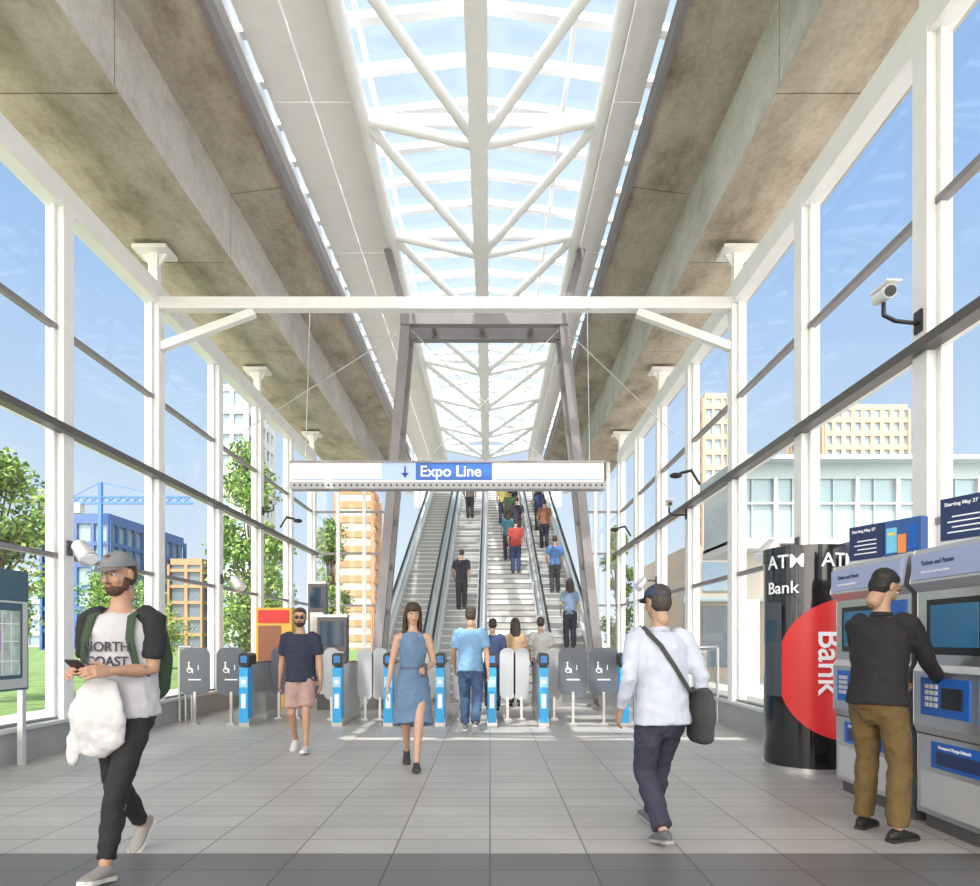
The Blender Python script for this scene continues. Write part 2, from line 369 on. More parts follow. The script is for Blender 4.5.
# ------------------------------------------------------------------ escalators & stair
YS=15.0;RUN=.36;RISE=.18;NS=46;M_=RISE/RUN
TREAD=mat('step_tread',(.68,.68,.67),.45,.05);RISER=mat('step_riser',(.36,.36,.36),.5,.1)
def strip(b,x0,x1,o0,o1,m):
    ye=YS+NS*RUN;zt=NS*RISE
    b.prism([(YS-.9,max(0,o0)),(YS-.1,max(0,o0)),(ye,zt+o0),(ye+1.2,zt+o0),(ye+1.2,zt+o1),(ye,zt+o1),(YS-.1,o1+.04),(YS-.9,o1)],x0,x1,m,'x')
def escalator(x0,x1,name='escalator'):
    b=MB()
    for k in range(NS):
        y=YS+RUN*k;z=RISE*(k+1)
        b.box((x0+.17,y,z-.5),(x1-.17,y+RUN,z-.012),RISER);b.box((x0+.17,y-.012,z-.03),(x1-.17,y+RUN,z),TREAD)
    b.box((x0+.17,YS-1.0,0),(x1-.17,YS,.012),STEEL);b.box((x0+.17,YS+NS*RUN,NS*RISE-.02),(x1-.17,YS+NS*RUN+1.5,NS*RISE),STEEL)
    for xs in(x0+.02,x1-.17):
        strip(b,xs,xs+.15,-.35,.22,STEELL);strip(b,xs+.07,xs+.085,.22,.86,BGLASS)
        c=xs+.077;ye=YS+NS*RUN;zt=NS*RISE
        pts=[(c,YS-.9,.28),(c,YS-1.06,.34),(c,YS-1.14,.5),(c,YS-1.14,.66),(c,YS-1.04,.82),(c,YS-.88,.88),(c,YS-.15,.92),(c,ye,zt+.9),(c,ye+1.2,zt+.9)]
        b.tube(pts,.030,RUBBER,8)
        b.prism([(YS-.9,.78),(YS-.1,.82),(ye,zt+.80),(ye+1.2,zt+.80),(ye+1.2,zt+.86),(ye,zt+.86),(YS-.1,.88),(YS-.9,.84)],c-.038,c+.038,STEELL,'x')
    b.obj(name)
escalator(-2.70,-1.47);escalator(-1.42,-.19);escalator(1.32,2.55)
b=MB();STN=mat('stair_stone',(.66,.65,.63),.6,var=.08);NOS=mat('stair_nosing',(.25,.25,.25),.6)
for k in range(NS):
    y=YS+RUN*k;z=RISE*(k+1);b.box((-.14,y,z-.5),(1.28,y+RUN,z),STN);b.box((-.12,y-.005,z-.035),(1.26,y+.05,z+.004),NOS)
for x in(-.10,1.24):
    ye=YS+NS*RUN;zt=NS*RISE
    b.tube([(x,YS-.3,.9),(x,YS,.95),(x,ye,zt+.9)],.025,STEEL,8)
    for k in range(0,NS,6): b.cyl((x,YS+RUN*(k+.5),RISE*(k+1)),(x,YS+RUN*(k+.5),RISE*(k+1)+.78),.018,STEEL,seg=8)
    b.cyl((x,YS-.3,0),(x,YS-.3,.9),.02,STEEL,seg=8)
b.obj('staircase')
b=MB();ye=YS+NS*RUN
for x in(-2.78,2.58): b.prism([(YS+.2,0),(ye+6,0),(ye+6,NS*RISE-.25),(ye,NS*RISE-.25)],x,x+.07,PANEL,'x')
b.box((-3.2,ye+1.5,NS*RISE-.25),(3.0,ye+7,NS*RISE-.01),PANEL)
b.obj('escalator_side_cladding')
# ------------------------------------------------------------------ fare gates
YG=10.35
gatex=[-3.75,-2.33,-1.55,-.76,.03,.82,2.05]
GL=mat('gate_leaf_light',(.45,.47,.49),.25);GD=mat('gate_leaf_dark',(.10,.115,.14),.3)
def rrect(cx,cz,w,h,r,n=5):
    p=[]
    for (sx,sz,a0) in((1,1,0),(-1,1,90),(-1,-1,180),(1,-1,270)):
        for i in range(n+1):
            a=math.radians(a0+90*i/n);p.append((cx+sx*(w/2-r)+r*math.cos(a),cz+sz*(h/2-r)+r*math.sin(a)))
    return p
def wheelchair(b,cx,cz,y):
    b.cyl((cx-.02,y,cz-.04),(cx-.02,y-.004,cz-.04),.045,WSIGN,seg=14);b.cyl((cx-.02,y-.002,cz-.04),(cx-.02,y-.006,cz-.04),.032,GD,seg=14)
    b.cyl((cx-.03,y,cz+.075),(cx-.03,y-.005,cz+.075),.016,WSIGN,seg=10);b.box((cx-.04,y-.007,cz-.03),(cx-.02,y,cz+.05),WSIGN);b.box((cx-.04,y-.007,cz-.035),(cx+.03,y,cz-.018),WSIGN);b.box((cx+.02,y-.007,cz-.09),(cx+.035,y,cz-.02),WSIGN)
def gate(x):
    b=MB();y0=YG
    b.box((x-.08,y0,0),(x+.08,y0+1.5,.12),STEEL)
    b.prism([(y0+.02,.1),(y0+1.48,.1),(y0+1.48,.86),(y0+1.3,.95),(y0+.2,.95),(y0+.02,.86)],x-.065,x+.065,STEEL,'x')
    b.box((x-.068,y0-.01,.06),(x+.068,y0+.20,.90),CYAN)
    b.box((x-.062,y0-.014,.6),(x+.062,y0+.0,.76),mat('pale_blue',(.35,.66,.9),.4))
    b.cyl((x,y0-.012,.68),(x,y0-.02,.68),.035,WSIGN,seg=12)
    b.box((x-.035,y0-.016,.28),(x+.035,y0-.008,.5),WSIGN)
    b.prism(rrect(x,1.02,.15,.2,.05),y0+.0,y0+.34,BLACK,'y')
    b.box((x-.05,y0-.006,.97),(x+.05,y0+.002,1.08),mat('reader_blue',(.04,.2,.5),.2))
    b.box((x-.055,y0+.4,.95),(x+.055,y0+1.3,.97),BLACK)
    return b.obj('fare_gate',bevel=.006)
for x in gatex: gate(x)
def leaf(x,y,w,h,zc,m,icon=False):
    b=MB();b.prism(rrect(x,zc,w,h,min(w,h)*(.26 if icon else .45)),y-.012,y+.012,m,'y')
    b.box((x-.02,y-.02,0),(x+.02,y+.02,zc-h/2+.05),STEEL)
    b.box((x-.06,y-.06,0),(x+.06,y+.06,.03),STEEL)
    if icon:
        wheelchair(b,x-.06,zc+.06,y-.013); b.box((x+.05,y-.018,zc+.02),(x+.062,y-.012,zc+.1),WSIGN);b.box((x-.1,y-.018,zc-.14),(x+.1,y-.012,zc-.12),WSIGN)
    return b.obj('gate_leaf')
for x in(-2.62,-2.06,-1.82,-1.28,-1.03,-.48,.29,.52,1.06): leaf(x,YG+.9,.26,.86,.76,GL)
for x in(-4.62,-4.05,1.30,1.78): leaf(x,YG+.3,.46,.74,.83,GD,True)
for x in(-3.55,-3.25): leaf(x,YG+1.1,.26,.8,.8,GD)
b=MB()
for xx0,xx1 in((2.35,3.70),(-5.05,-4.85)):
    b.box((xx0,YG+.7,.12),(xx1,YG+.72,1.15),BGLASS)
    for x in(xx0,(xx0+xx1)/2,xx1): b.cyl((x,YG+.71,0),(x,YG+.71,1.2),.025,STEEL)
    b.cyl((xx0,YG+.71,1.2),(xx1,YG+.71,1.2),.03,STEEL)
b.obj('barrier_railing')
# ------------------------------------------------------------------ ticket machines (front faces -X)
SCR=mat('screen_dark',(.02,.05,.09),.08);SCRB=mat('screen_blue',(.02,.11,.22),.15,emit=.3)
PURP=mat('header_blue',(.38,.43,.66),.35);ORNG=mat('orange_print',(.9,.3,.08),.5);YEL=mat('yellow_print',(.95,.68,.08),.5);RED=mat('red_print',(.70,.03,.03),.4)
NAVY=mat('navy_print',(.02,.035,.12),.4)
def machine(ya,yb):
    e=empty('ticket_vending_machine');X=3.07;b=MB()
    b.prism([(X,.10),(3.66,.10),(3.66,1.96),(X-.02,1.96),(X-.06,1.72),(X,1.66),(X,1.15),(X-.03,1.10),(X-.03,.72),(X,.66)],ya,yb,STEEL,'y')
    b.box((X+.04,ya+.03,0),(3.62,yb-.03,.1),DARKM)
    w=yb-ya
    b.box((X-.065,ya+.03,1.74),(X-.03,yb-.03,1.92),PURP)
    b.box((X-.012,ya+.03,1.68),(X+.01,yb-.03,1.70),BLUE)
    b.box((X-.012,ya+w*.42,1.22),(X+.01,ya+w*.9,1.60),BLACK);b.box((X-.016,ya+w*.46,1.27),(X-.008,ya+w*.86,1.56),SCRB)
    b.box((X-.012,ya+.06,1.2),(X+.01,ya+w*.36,1.62),BLUE)
    b.box((X-.018,ya+.09,1.3),(X-.008,ya+w*.3,1.38),WSIGN);b.box((X-.018,ya+.09,1.45),(X-.008,ya+w*.3,1.5),CYAN)
    b.box((X-.04,ya+w*.50,.80),(X-.02,ya+w*.92,1.06),BLUE);b.box((X-.05,ya+w*.55,.86),(X-.03,ya+w*.72,1.0),BLACK)
    for r in range(4):
        for c in range(3):
            yy=ya+w*.76+c*.045;zz=.86+r*.042;b.box((X-.052,yy,zz),(X-.03,yy+.032,zz+.03),STEELL)
    b.box((X-.045,ya+.07,.78),(X-.02,ya+w*.42,1.07),CYAN);b.box((X-.055,ya+.12,.9),(X-.03,ya+w*.3,.95),BLACK)
    b.box((X-.052,ya+.1,.99),(X-.03,ya+w*.38,1.03),WSIGN)
    b.box((X-.012,ya+w*.3,.44),(X+.01,ya+w*.86,.62),BLUE);b.box((X-.02,ya+w*.36,.47),(X-.005,ya+w*.8,.56),NAVY)
    b.box((X-.01,ya+.05,.14),(X+.005,yb-.05,.40),STEELL)
    b.box((X-.008,ya,.655),(X+.01,yb,.665),DARKM)
    M=Matrix.Translation((X+.16,ya+w*.56,1.96))@Matrix.Rotation(math.radians(22),4,'Z')
    b.box((-.03,-.33,.0),(.05,.33,.04),STEELL,M)
    b.box((-.03,-.0,.03),(.05,.32,.32),NAVY,M);b.box((-.03,-.32,.03),(.05,-.01,.32),mat('poster_blue',(.04,.11,.34),.35),M)
    b.box((-.036,-.12,.06),(-.028,-.03,.26),mat('card_cyan',(.2,.6,.85),.4),M);b.box((-.038,-.20,.05),(-.028,-.13,.20),ORNG,M)
    b.box((-.036,-.29,.07),(-.028,-.22,.27),BLUE,M);b.box((-.038,-.11,.2),(-.034,-.05,.22),YEL,M)
    for q in range(4): b.box((-.034,.06,.08+q*.035),(-.028,.27-.03*(q%2),.09+q*.035),WSIGN,M)
    b.obj('cabinet',e,bevel=.004)
    R=Matrix.Rotation(math.radians(-90),4,'Z')@Matrix.Rotation(math.pi/2,4,'X')
    text('Tickets and Passes','header_text',.045,NAVY,e,Matrix.Translation((X-.066,yb-.14,1.85))@R)
    text('Insert cards and coins below','header_text_small',.025,WSIGN,e,Matrix.Translation((X-.066,yb-.14,1.79))@R)
    text('Compass Change Refunds','panel_text',.03,WSIGN,e,Matrix.Translation((X-.022,ya+w*.78,.59))@R)
    text('Starting May 27','poster_text',.035,WSIGN,e,M@Matrix.Translation((-.032,.29,.275))@R)
machine(4.95,6.02);machine(3.72,4.88)
# ------------------------------------------------------------------ bank machine cylinder
e=empty('bank_machine_kiosk',(3.3,7.08,0));b=MB();R0=.42
GLB=mat('gloss_black',(.008,.008,.01),.12,coat=.5)
b.cyl((0,0,0),(0,0,2.12),R0,GLB,seg=64);b.cyl((0,0,2.12),(0,0,2.26),R0+.012,GLB,seg=64);b.cyl((0,0,0),(0,0,.05),R0+.02,STEEL,seg=48)
def cylpatch(b,f,rad,m,nu=28,nv=28):
    vs=[];fs=[]
    for j in range(nv+1):
        for i in range(nu+1):
            th,z=f(i/nu,j/nv);vs.append((rad*math.cos(th),rad*math.sin(th),z))
    for j in range(nv):
        for i in range(nu): fs.append((j*(nu+1)+i,j*(nu+1)+i+1,(j+1)*(nu+1)+i+1,(j+1)*(nu+1)+i))
    b.add(vs,fs,m,True)
thc=math.radians(300)
cylpatch(b,lambda u,v:(thc+ .70*u/R0*math.cos(v*2*math.pi),1.03+.70*u*math.sin(v*2*math.pi)),R0+.004,RED,14,48)
cylpatch(b,lambda u,v:(math.radians(176+36*u),.75+.95*v),R0+.005,mat('bay_grey',(.06,.07,.085),.2))
cylpatch(b,lambda u,v:(math.radians(182+22*u),1.3+.22*v),R0+.008,SCR)
b.obj('drum',e)
def wrap(t0,z0,rot=False):
    def f(c):
        x,y=(c.x,c.y) if not rot else (c.y,-c.x)
        th=math.radians(t0)+x/R0;r=R0+.02+c.z
        return V((r*math.cos(th),r*math.sin(th),z0+y))
    return f
text('ATM','letters_a',.19,WSIGN,e,None,cyl=wrap(190,2.10));text('ATM','letters_b',.19,WSIGN,e,None,cyl=wrap(262,2.10))
text('Bank','letters_c',.17,WSIGN,e,None,cyl=wrap(190,1.84));text('Bank','letters_d',.32,WSIGN,e,None,cyl=wrap(272,1.42,True))
# ------------------------------------------------------------------ wayfinding map sign
MAPM=mat('map_print',(.50,.60,.56),.3,var=.4,scale=6);TEALD=mat('sign_teal_dark',(.05,.12,.17),.35)
b=MB();X=-4.93
b.box((X-.05,5.7,.80),(X+.03,7.22,2.04),TEALD);b.box((X+.03,5.74,1.74),(X+.035,7.18,2.0),TEALD)
b.box((X+.03,5.72,.82),(X+.034,7.20,1.72),STEELL)
b.box((X+.034,5.78,.92),(X+.036,7.12,1.70),TEALD);b.box((X+.036,5.82,.96),(X+.04,7.08,1.62),MAPM)
for i in range(9):
    y=5.9+.13*i;b.box((X+.04,y,.97),(X+.042,y+.012,1.6),WSIGN)
for z in(1.1,1.3,1.48): b.box((X+.04,5.84,z),(X+.042,7.06,z+.012),WSIGN)
b.box((X+.04,6.4,1.2),(X+.043,6.8,1.42),mat('map_mauve',(.5,.35,.6),.5))
for y in(5.75,7.17): b.box((X-.035,y-.03,0),(X+.02,y+.03,.82),STEELL)
b.obj('wayfinding_map_sign',bevel=.005)
# ------------------------------------------------------------------ vending / info kiosks beyond gates
b=MB();b.box((-4.55,13.2,0),(-3.85,13.9,1.95),mat('vending_yellow',(.75,.45,.06),.4));b.box((-4.5,13.19,.5),(-4.05,13.2,1.6),mat('vending_brown',(.28,.10,.05),.3))
b.box((-4.5,13.18,1.65),(-3.9,13.2,1.9),RED);b.box((-4.0,13.18,.9),(-3.9,13.2,1.4),BLACK);b.box((-4.45,13.17,.3),(-3.95,13.2,.45),BLACK);b.obj('vending_machine',bevel=.01)
for (x,y,ww,zt) in((-2.98,12.8,.55,1.75),(-3.95,15.5,.4,2.6)):
    b=MB();b.box((x-ww/2,y,0),(x+ww/2,y+.25,zt),DARKM);b.box((x-ww/2+.05,y-.01,zt-.55),(x+ww/2-.05,y,zt-.08),SCR);b.box((x-ww/2+.05,y-.01,.3),(x+ww/2-.05,y,zt-.65),STEEL);b.box((x-ww/2-.02,y-.02,zt),(x+ww/2+.02,y+.27,zt+.05),STEELL);b.obj('information_kiosk')
b=MB();b.box((2.75,13.6,1.28),(3.65,13.66,1.48),BLUE);b.box((3.0,13.59,1.3),(3.6,13.6,1.46),WSIGN)
for x in(2.79,3.6): b.box((x-.03,13.6,0),(x+.03,13.66,1.5),STEEL)
b.obj('platform_direction_sign')
b=MB();b.cyl((1.0,12.9,0),(1.0,12.9,.85),.2,STEEL,seg=24);b.cyl((1.0,12.9,.85),(1.0,12.9,.95),.21,BLACK,r2=.12,seg=24);b.obj('waste_bin')
# ------------------------------------------------------------------ cctv + floodlights
def cctv(p,wallx,wy,head=1):
    b=MB();p=V(p);s=1 if wallx>0 else -1
    if head==1:
        b.cyl(p+V((.0,.11,.02)),p+V((-.02,-.11,-.02)),.055,WHITE,seg=20);b.cyl(p+V((-.02,-.11,-.02)),p+V((-.022,-.125,-.022)),.045,BLACK,seg=20)
        b.box(p+V((-.065,-.14,.055)),p+V((.065,.12,.068)),WHITE)
        b.tube([p+V((0,.02,-.05)),p+V((0,.02,-.16)),p+V((s*.10,.02,-.21)),V((wallx,wy,p.z-.21)),],.018,BLACK,8)
        b.box((wallx-.02,wy-.05,p.z-.29),(wallx,wy+.05,p.z-.10),BLACK)
        return b.obj('security_camera')
    else:
        dz=-.12
        b.cyl(p+V((s*.05,0,.06)),p+V((-s*.12,-.08,dz)),.085,STEELL,r2=.11,seg=20)
        b.cyl(p+V((-s*.12,-.08,dz)),p+V((-s*.125,-.083,dz-.008)),.10,WSIGN,seg=20)
        b.tube([p+V((s*.05,0,.05)),V((wallx,wy,p.z+.05))],.02,DARKM,8)
        b.box((wallx-.02,wy-.05,p.z-.04),(wallx+.0,wy+.05,p.z+.14),DARKM)
        return b.obj('wall_floodlight')
cctv((3.38,5.82,4.27),XR-.11,5.89)
cctv((3.38,ys[6]+.0,2.42),XR-.11,ys[6],2);cctv((3.4,ys[8],3.9),XR-.11,ys[8]);cctv((3.4,ys[9],2.6),XR-.11,ys[9],2)
cctv((-4.8,ys[6]-.2,2.38),XL+.13,ys[6],2);cctv((-4.8,ys[8],2.42),XL+.13,ys[8],2);cctv((-4.85,ys[9],4.4),XL+.13,ys[9])
for y,xx,s in((ys[7]+1.2,XR,-1),(ys[9]+1.0,XL,1),(ys[10],XR,-1)):
    b=MB();b.tube([(xx+s*.2,y,4.0),(xx+s*.35,y,4.25),(xx+s*.55,y,4.2)],.025,BLACK,8);b.ell((xx+s*.62,y,4.16),(.11,.08,.05),BLACK);b.obj('bracket_lamp')
# ------------------------------------------------------------------ outside
def tree(x,y,h,rad,nl=5000,seed=0,lo=.3):
    rnd=random.Random(seed);e=empty('leafy_tree',(x,y,-.16));b=MB();BK=mat('bark',(.12,.08,.05),.9,var=.3,scale=9)
    b.cyl((0,0,0),(.05,0,h*.45),.09+h*.008,BK,r2=.07);cl=[]
    for i in range(26):
        a=rnd.uniform(0,6.28);zz=rnd.uniform(lo,.92)*h;rr=rad*rnd.uniform(.15,.8)*math.sin(math.pi*min(1,max(.12,(zz/h-lo+.12)/(1.1-lo))))
        c=V((rr*math.cos(a),rr*math.sin(a),zz));cl.append((c,rad*rnd.uniform(.25,.45)))
        b.cyl((.03,0,min(h*.45,zz*.6)),c,.04,BK,r2=.012,seg=6)
    b.obj('trunk',e);b=MB();L1=mat('leaf_light',(.24,.36,.08),.6);L2=mat('leaf_dark',(.10,.20,.045),.6)
    for i in range(nl):
        c,r=rnd.choice(cl);d=V((rnd.gauss(0,1),rnd.gauss(0,1),rnd.gauss(0,1))).normalized()*r*rnd.uniform(.4,1.15)
        p=c+d;s=.07*rnd.uniform(.7,1.4)*(h/6)**.5;u=V((rnd.gauss(0,1),rnd.gauss(0,1),rnd.gauss(0,1))).normalized();v=u.cross(V((rnd.gauss(0,1),rnd.gauss(0,1),rnd.gauss(0,1)))).normalized()
        b.add([p-u*s,p-v*s*.6,p+u*s,p+v*s*.6],[(0,1,2,3)],L1 if rnd.random()<.55 else L2)
    b.obj('foliage',e)
tree(-11.8,16,6.4,1.5,6000,1);tree(-9.2,26,9.4,1.8,8000,2,.12);tree(-6.8,29,6.8,1.2,5500,3,.12);tree(-17,34,4.6,1.8,5000,4,.15);tree(5.6,30,6.8,1.0,5500,5,.12);tree(-13.5,24,4.2,1.3,5000,6,.2);tree(-11,33,7.5,1.6,5000,9,.12)
def building(name,x0,x1,y0,y1,h,fh,mw,mg,pier=3.0,slab=.5,z0=-.16,pw=.25):
    b=MB();b.box((x0+.4,y0+.4,z0),(x1-.4,y1-.4,h),mg);z=z0+fh
    b.box((x0,y0,z0),(x1,y1,z0+.3),mw)
    while z<=h+.1: b.box((x0,y0,z-slab),(x1,y1,z),mw);z+=fh
    b.box((x0+.2,y0+.2,h),(x1-.2,y1-.2,h+1.0),mw)
    x=x0
    while x<=x1+.01: b.box((x-pw,y0-.02,z0),(x+pw,y0+.5,h),mw);b.box((x-pw,y1-.5,z0),(x+pw,y1+.02,h),mw);x+=pier
    y=y0
    while y<=y1+.01:
        for xx in(x0,x1): b.box((xx-pw if xx==x1 else xx-.02,y-pw,z0),(xx+.02 if xx==x1 else xx+pw,y+pw,h),mw)
        y+=pier
    return b.obj(name)
BEI=mat('tower_beige',(.40,.30,.21),.8);WG=mat('window_blue_grey',(.22,.30,.38),.15);CW=mat('tower_white',(.50,.51,.52),.7);BRN=mat('tower_brown',(.36,.19,.10),.8);DG=mat('window_dark',(.12,.16,.2),.2);BLG=mat('curtain_blue',(.04,.10,.28),.15)
building('beige_apartment_tower',59,74,120,135,42,2.4,BEI,WG,1.7,.9,pw=.35)
building('slim_apartment_tower',37.8,42,120,130,44,2.7,BEI,WG,1.6,.9)
building('glass_office_building',-66,-56,100,125,19,3.2,BLG,WG,2.5,.6)
building('construction_building',-52,-46.5,110,125,13.5,2.6,mat('raw_concrete',(.42,.26,.15),.9),DG,2.8,.5)
building('striped_apartment_tower',-40,-35.5,100,112,38,3,CW,WG,2,1.2)
building('brown_apartment_tower',-25,-19,110,118,25,2.4,BRN,mat('cream_window',(.55,.5,.43),.5),6,1.1)
building('low_office_building',-120,-90,150,170,16,3.5,CW,WG,3,1)
building('grey_office_block',-86,-72,140,155,24,3.2,mat('block_grey',(.40,.42,.45),.7),WG,2.6,.9)
b=MB();YC=mat('crane_blue',(.05,.15,.45),.5)
X,Y,Z=-55,96,20.6
b.beam((X,Y,-.16),(X,Y,Z+3),.5,.5,YC)
for q in range(14): b.beam((X-4+q*1.2,Y,Z),(X-4+(q+1)*1.2,Y,Z+.9),.14,.14,YC);b.beam((X-4+q*1.2,Y,Z+.9),(X-4+(q+1)*1.2,Y,Z),.14,.14,YC)
b.beam((X-4,Y,Z),(X+13,Y,Z),.25,.25,YC);b.beam((X-4,Y,Z+.9),(X+13,Y,Z+.9),.25,.25,YC);b.beam((X,Y,Z+3),(X+10,Y,Z+.9),.1,.1,YC);b.beam((X,Y,Z+3),(X-4,Y,Z+.9),.1,.1,YC);b.box((X-4,Y-.6,Z-1.4),(X-2.6,Y+.6,Z),CW)
b.obj('tower_crane')
b=MB();yw=20;x0,x1=7.2,30;PG=mat('canopy_grey',(.34,.42,.44),.4);WGL=mat('walkway_glass',(.26,.36,.40),.12)
zt=HC+180*yw/F
b.box((x0,yw-.6,zt-.12),(x1,yw+3.4,zt),PG);b.box((x0,yw,zt-.55),(x1,yw+3,zt-.12),PG)
b.box((x0,yw+.1,zt-2.4),(x1,yw+2.9,zt-.55),WGL);b.box((x0,yw-.05,zt-2.6),(x1,yw+3.05,zt-2.3),CW)
x=x0
while x<x1:
    b.box((x-.06,yw-.03,zt-2.4),(x+.06,yw+.1,zt-.5),CW)
    b.box((x+.5,yw+.02,zt-2.3),(x+.53,yw+.1,zt-.5),PG)
    x+=1.2
b.box((x0,yw,zt-1.3),(x1,yw+.1,zt-1.24),CW)
for x in(8,13,18,24): b.box((x-.25,yw+.8,-.16),(x+.25,yw+1.3,zt-2.5),mat('pale_concrete',(.42,.40,.37),.8))
b.obj('glazed_walkway')
b=MB();CRM=mat('cream_wall',(.46,.40,.33),.8)
b.box((7.5,26,-.16),(40,34,4.9),CRM)
for i in range(12):
    x=8.1+i*2.6; b.box((x,25.94,.3),(x+1.9,26.02,2.6),DG);b.box((x,25.94,3.2),(x+1.9,26.02,4.3),WG)
b.box((7.3,25.6,2.75),(40,26,2.95),PG)
b.obj('low_shop_building')
# ------------------------------------------------------------------ people
def ik(a,c,l1,l2,pole):
    a=V(a);c=V(c);d=c-a;L=min(d.length,l1+l2-.002);u=d.normalized();c=a+u*L
    x=(l1*l1-l2*l2+L*L)/(2*L);h=math.sqrt(max(0,l1*l1-x*x));p=V(pole)-u*V(pole).dot(u);p.normalize()
    return a+u*x+p*h,c
def skinmat(n,c): return mat('skin_'+n,c,.5,var=.05,scale=12)
def cloth(n,c,var=.08): return mat('cloth_'+n,c,.85,var=var,scale=9,bump=.15)
def lerp(a,b,t): return a+(b-a)*t
def hand(par,nm,w,d,thumb,sg,curl,SK):
    d=d.normalized();l=V(thumb)-d*V(thumb).dot(d);l.normalize();n=d.cross(l)*(-sg)
    b=MB();b.loft([(w-d*.03,.024,.02),(w+d*.01,.027,.018),(w+d*.05,.038,.016),(w+d*.088,.039,.013)],l,SK,12)
    for i,(off,ln) in enumerate(((.029,.072),(.010,.082),(-.010,.077),(-.029,.060))):
        p=w+d*(.085-abs(off)*.15)+l*off;a=math.radians(curl*.5);pts=[(p-d*.02,.0085,.0085)];q=p;r=.0088
        for j,fr in enumerate((.45,.32,.23)):
            dd=d*math.cos(a)+n*math.sin(a);pts.append((q,r,r));q=q+dd*ln*fr*1.05;a+=math.radians(curl);r-=.0006
        pts.append((q,r,r));b.loft(pts,l,SK,8)
    dd=(d*.6+l*.75+n*.25).normalized();p=w+d*.02+l*.022;q=p+dd*.04;q2=q+(d*.9+l*.25+n*.35).normalized()*.032
    b.loft([(p,.012,.012),(q,.0105,.0105),(q2,.009,.009)],n,SK,8)
    return b.organic(nm,par,.0042,2)
def person(name,loc,rot,H=1.75,fem=False,feet=((-.1,0,0),(.1,0,0)),wr=None,lean=(0,0),head=(0,0),skin=(.55,.33,.22),hair=(.03,.02,.015),hairstyle='short',
           top=('tee',(.1,.1,.2)),bot=('long',(.05,.06,.12)),shoe=((.02,.02,.02),(.6,.6,.6)),cap=None,beard=False,shades=False,thumbs=None,curl=22,vox=.012,crouch=0,slv=None,extra=None,bulk=1.0,elb=None,toe=0):
    e=empty(name,loc,math.radians(rot),H/1.75)
    SK=skinmat(name,skin);ank=[];FM=[]
    for i,ft in enumerate(feet):
        p=math.radians(ft[2]);lift=ft[3] if len(ft)>3 else 0
        zz=max(.082*math.cos(p)+y*math.sin(p) for y in(-.07,.15));a=V((ft[0],ft[1],zz+lift));ank.append(a)
        FM.append(Matrix.Translation(a)@Matrix.Rotation(math.radians(toe)*(1 if i==0 else -1),4,'Z')@Matrix.Rotation(-p,4,'X'))
    pz=.935
    for i,a in enumerate(ank):
        hx=(-.09,.09)[i];pz=min(pz,a.z+.02+math.sqrt(max(.3,.842**2-(a.x-hx)**2-a.y**2)))
    pz-=crouch;P=V((0,0,pz));up=V((lean[0],lean[1],1)).normalized();T=lambda h:P+up*h
    sw=.162 if fem else .19;k=.88 if fem else 1.04
    hips=[P+V((-.09,0,-.02)),P+V((.09,0,-.02))];knees=[]
    for i in(0,1):
        kn,an=ik(hips[i],ank[i],.432,.415,(0,1,.15));knees.append(kn)
    sh=[T(.485)+V((-sw,0,0)),T(.485)+V((sw,0,0))]
    if wr is None: wr=((-.25,.05,.86),(.25,.05,.86))
    el=[];wri=[]
    for i in(0,1):
        pole=elb[i] if elb else((-.35 if i==0 else .35),-1,-.1)
        a,c=ik(sh[i],wr[i],.285,.255,pole);el.append(a);wri.append(c)
    X=(1,0,0)
    tors=[(T(-.03),.11,.075),(T(.03),.145,.095),(T(.15),.13*k,.09*k),(T(.3),.145*k,.10*k),(T(.42),.155*k,.10*k),(T(.5),.12*k,.08),(T(.545),.062,.058),(T(.60),.05*(.9 if fem else 1),.052),(T(.68)+V((0,.01,0)),.05,.052)]
    b=MB();b.loft(tors,X,SK,20)
    for i in(0,1):
        h,kn,a=hips[i],knees[i],ank[i]
        lp=[(lerp(h,kn,.08),.074,.078),(lerp(h,kn,.35),.076,.079),(lerp(h,kn,.8),.058,.060),(kn,.053,.056),(lerp(kn,a,.3)-V((0,.012,0)),.051,.056),(lerp(kn,a,.7),.037,.039),(a,.033,.038)]
        b.loft(lp,X,SK,14)
        b.loft([(sh[i]-V(((-.03,.03)[i],0,-.0)),.05*k,.055*k),(sh[i],.05*k,.052*k),(lerp(sh[i],el[i],.45),.046*k,.048*k),(el[i],.039*k,.040*k),(lerp(el[i],wri[i],.3),.040*k,.040*k),(wri[i],.026,.023)],(0,1,0),SK,14)
    b.organic('body',e,vox,3)
    th=thumbs or((0,1,0),(0,1,0))
    for i in(0,1): hand(e,'hand_'+'lr'[i],wri[i],wri[i]-el[i],th[i],(-1,1)[i],curl,SK)
    hc=T(.735)+V((0,.022,0));HM=Matrix.Translation(hc)@Matrix.Rotation(math.radians(head[1]),4,'Z')@Matrix.Rotation(math.radians(-head[0]),4,'X')
    b=MB();g=lambda c,r:b.ell(c,r,SK,20,14,HM)
    g((0,-.012,.028),(.074,.092,.088));g((0,.018,-.02),(.064,.070,.082));g((0,.035,-.072),(.044,.046,.040));g((0,.05,-.09),(.024,.03,.022))
    g((0,.07,.032),(.052,.018,.014));g((.033,.062,-.028),(.022,.018,.02));g((-.033,.062,-.028),(.022,.018,.02))
    b.loft([((0,.082,.018),.007,.008),((0,.096,-.006),.009,.010),((0,.104,-.028),.014,.011)],X,SK,10,M=HM)
    for s in(-1,1): g((s*.074,-.012,-.005),(.009,.019,.03))
    b.loft([((0,-.02,-.04),.048,.052),((0,-.035,-.13),.05,.054)],X,SK,14,M=HM)
    b.organic('head',e,.005,2)
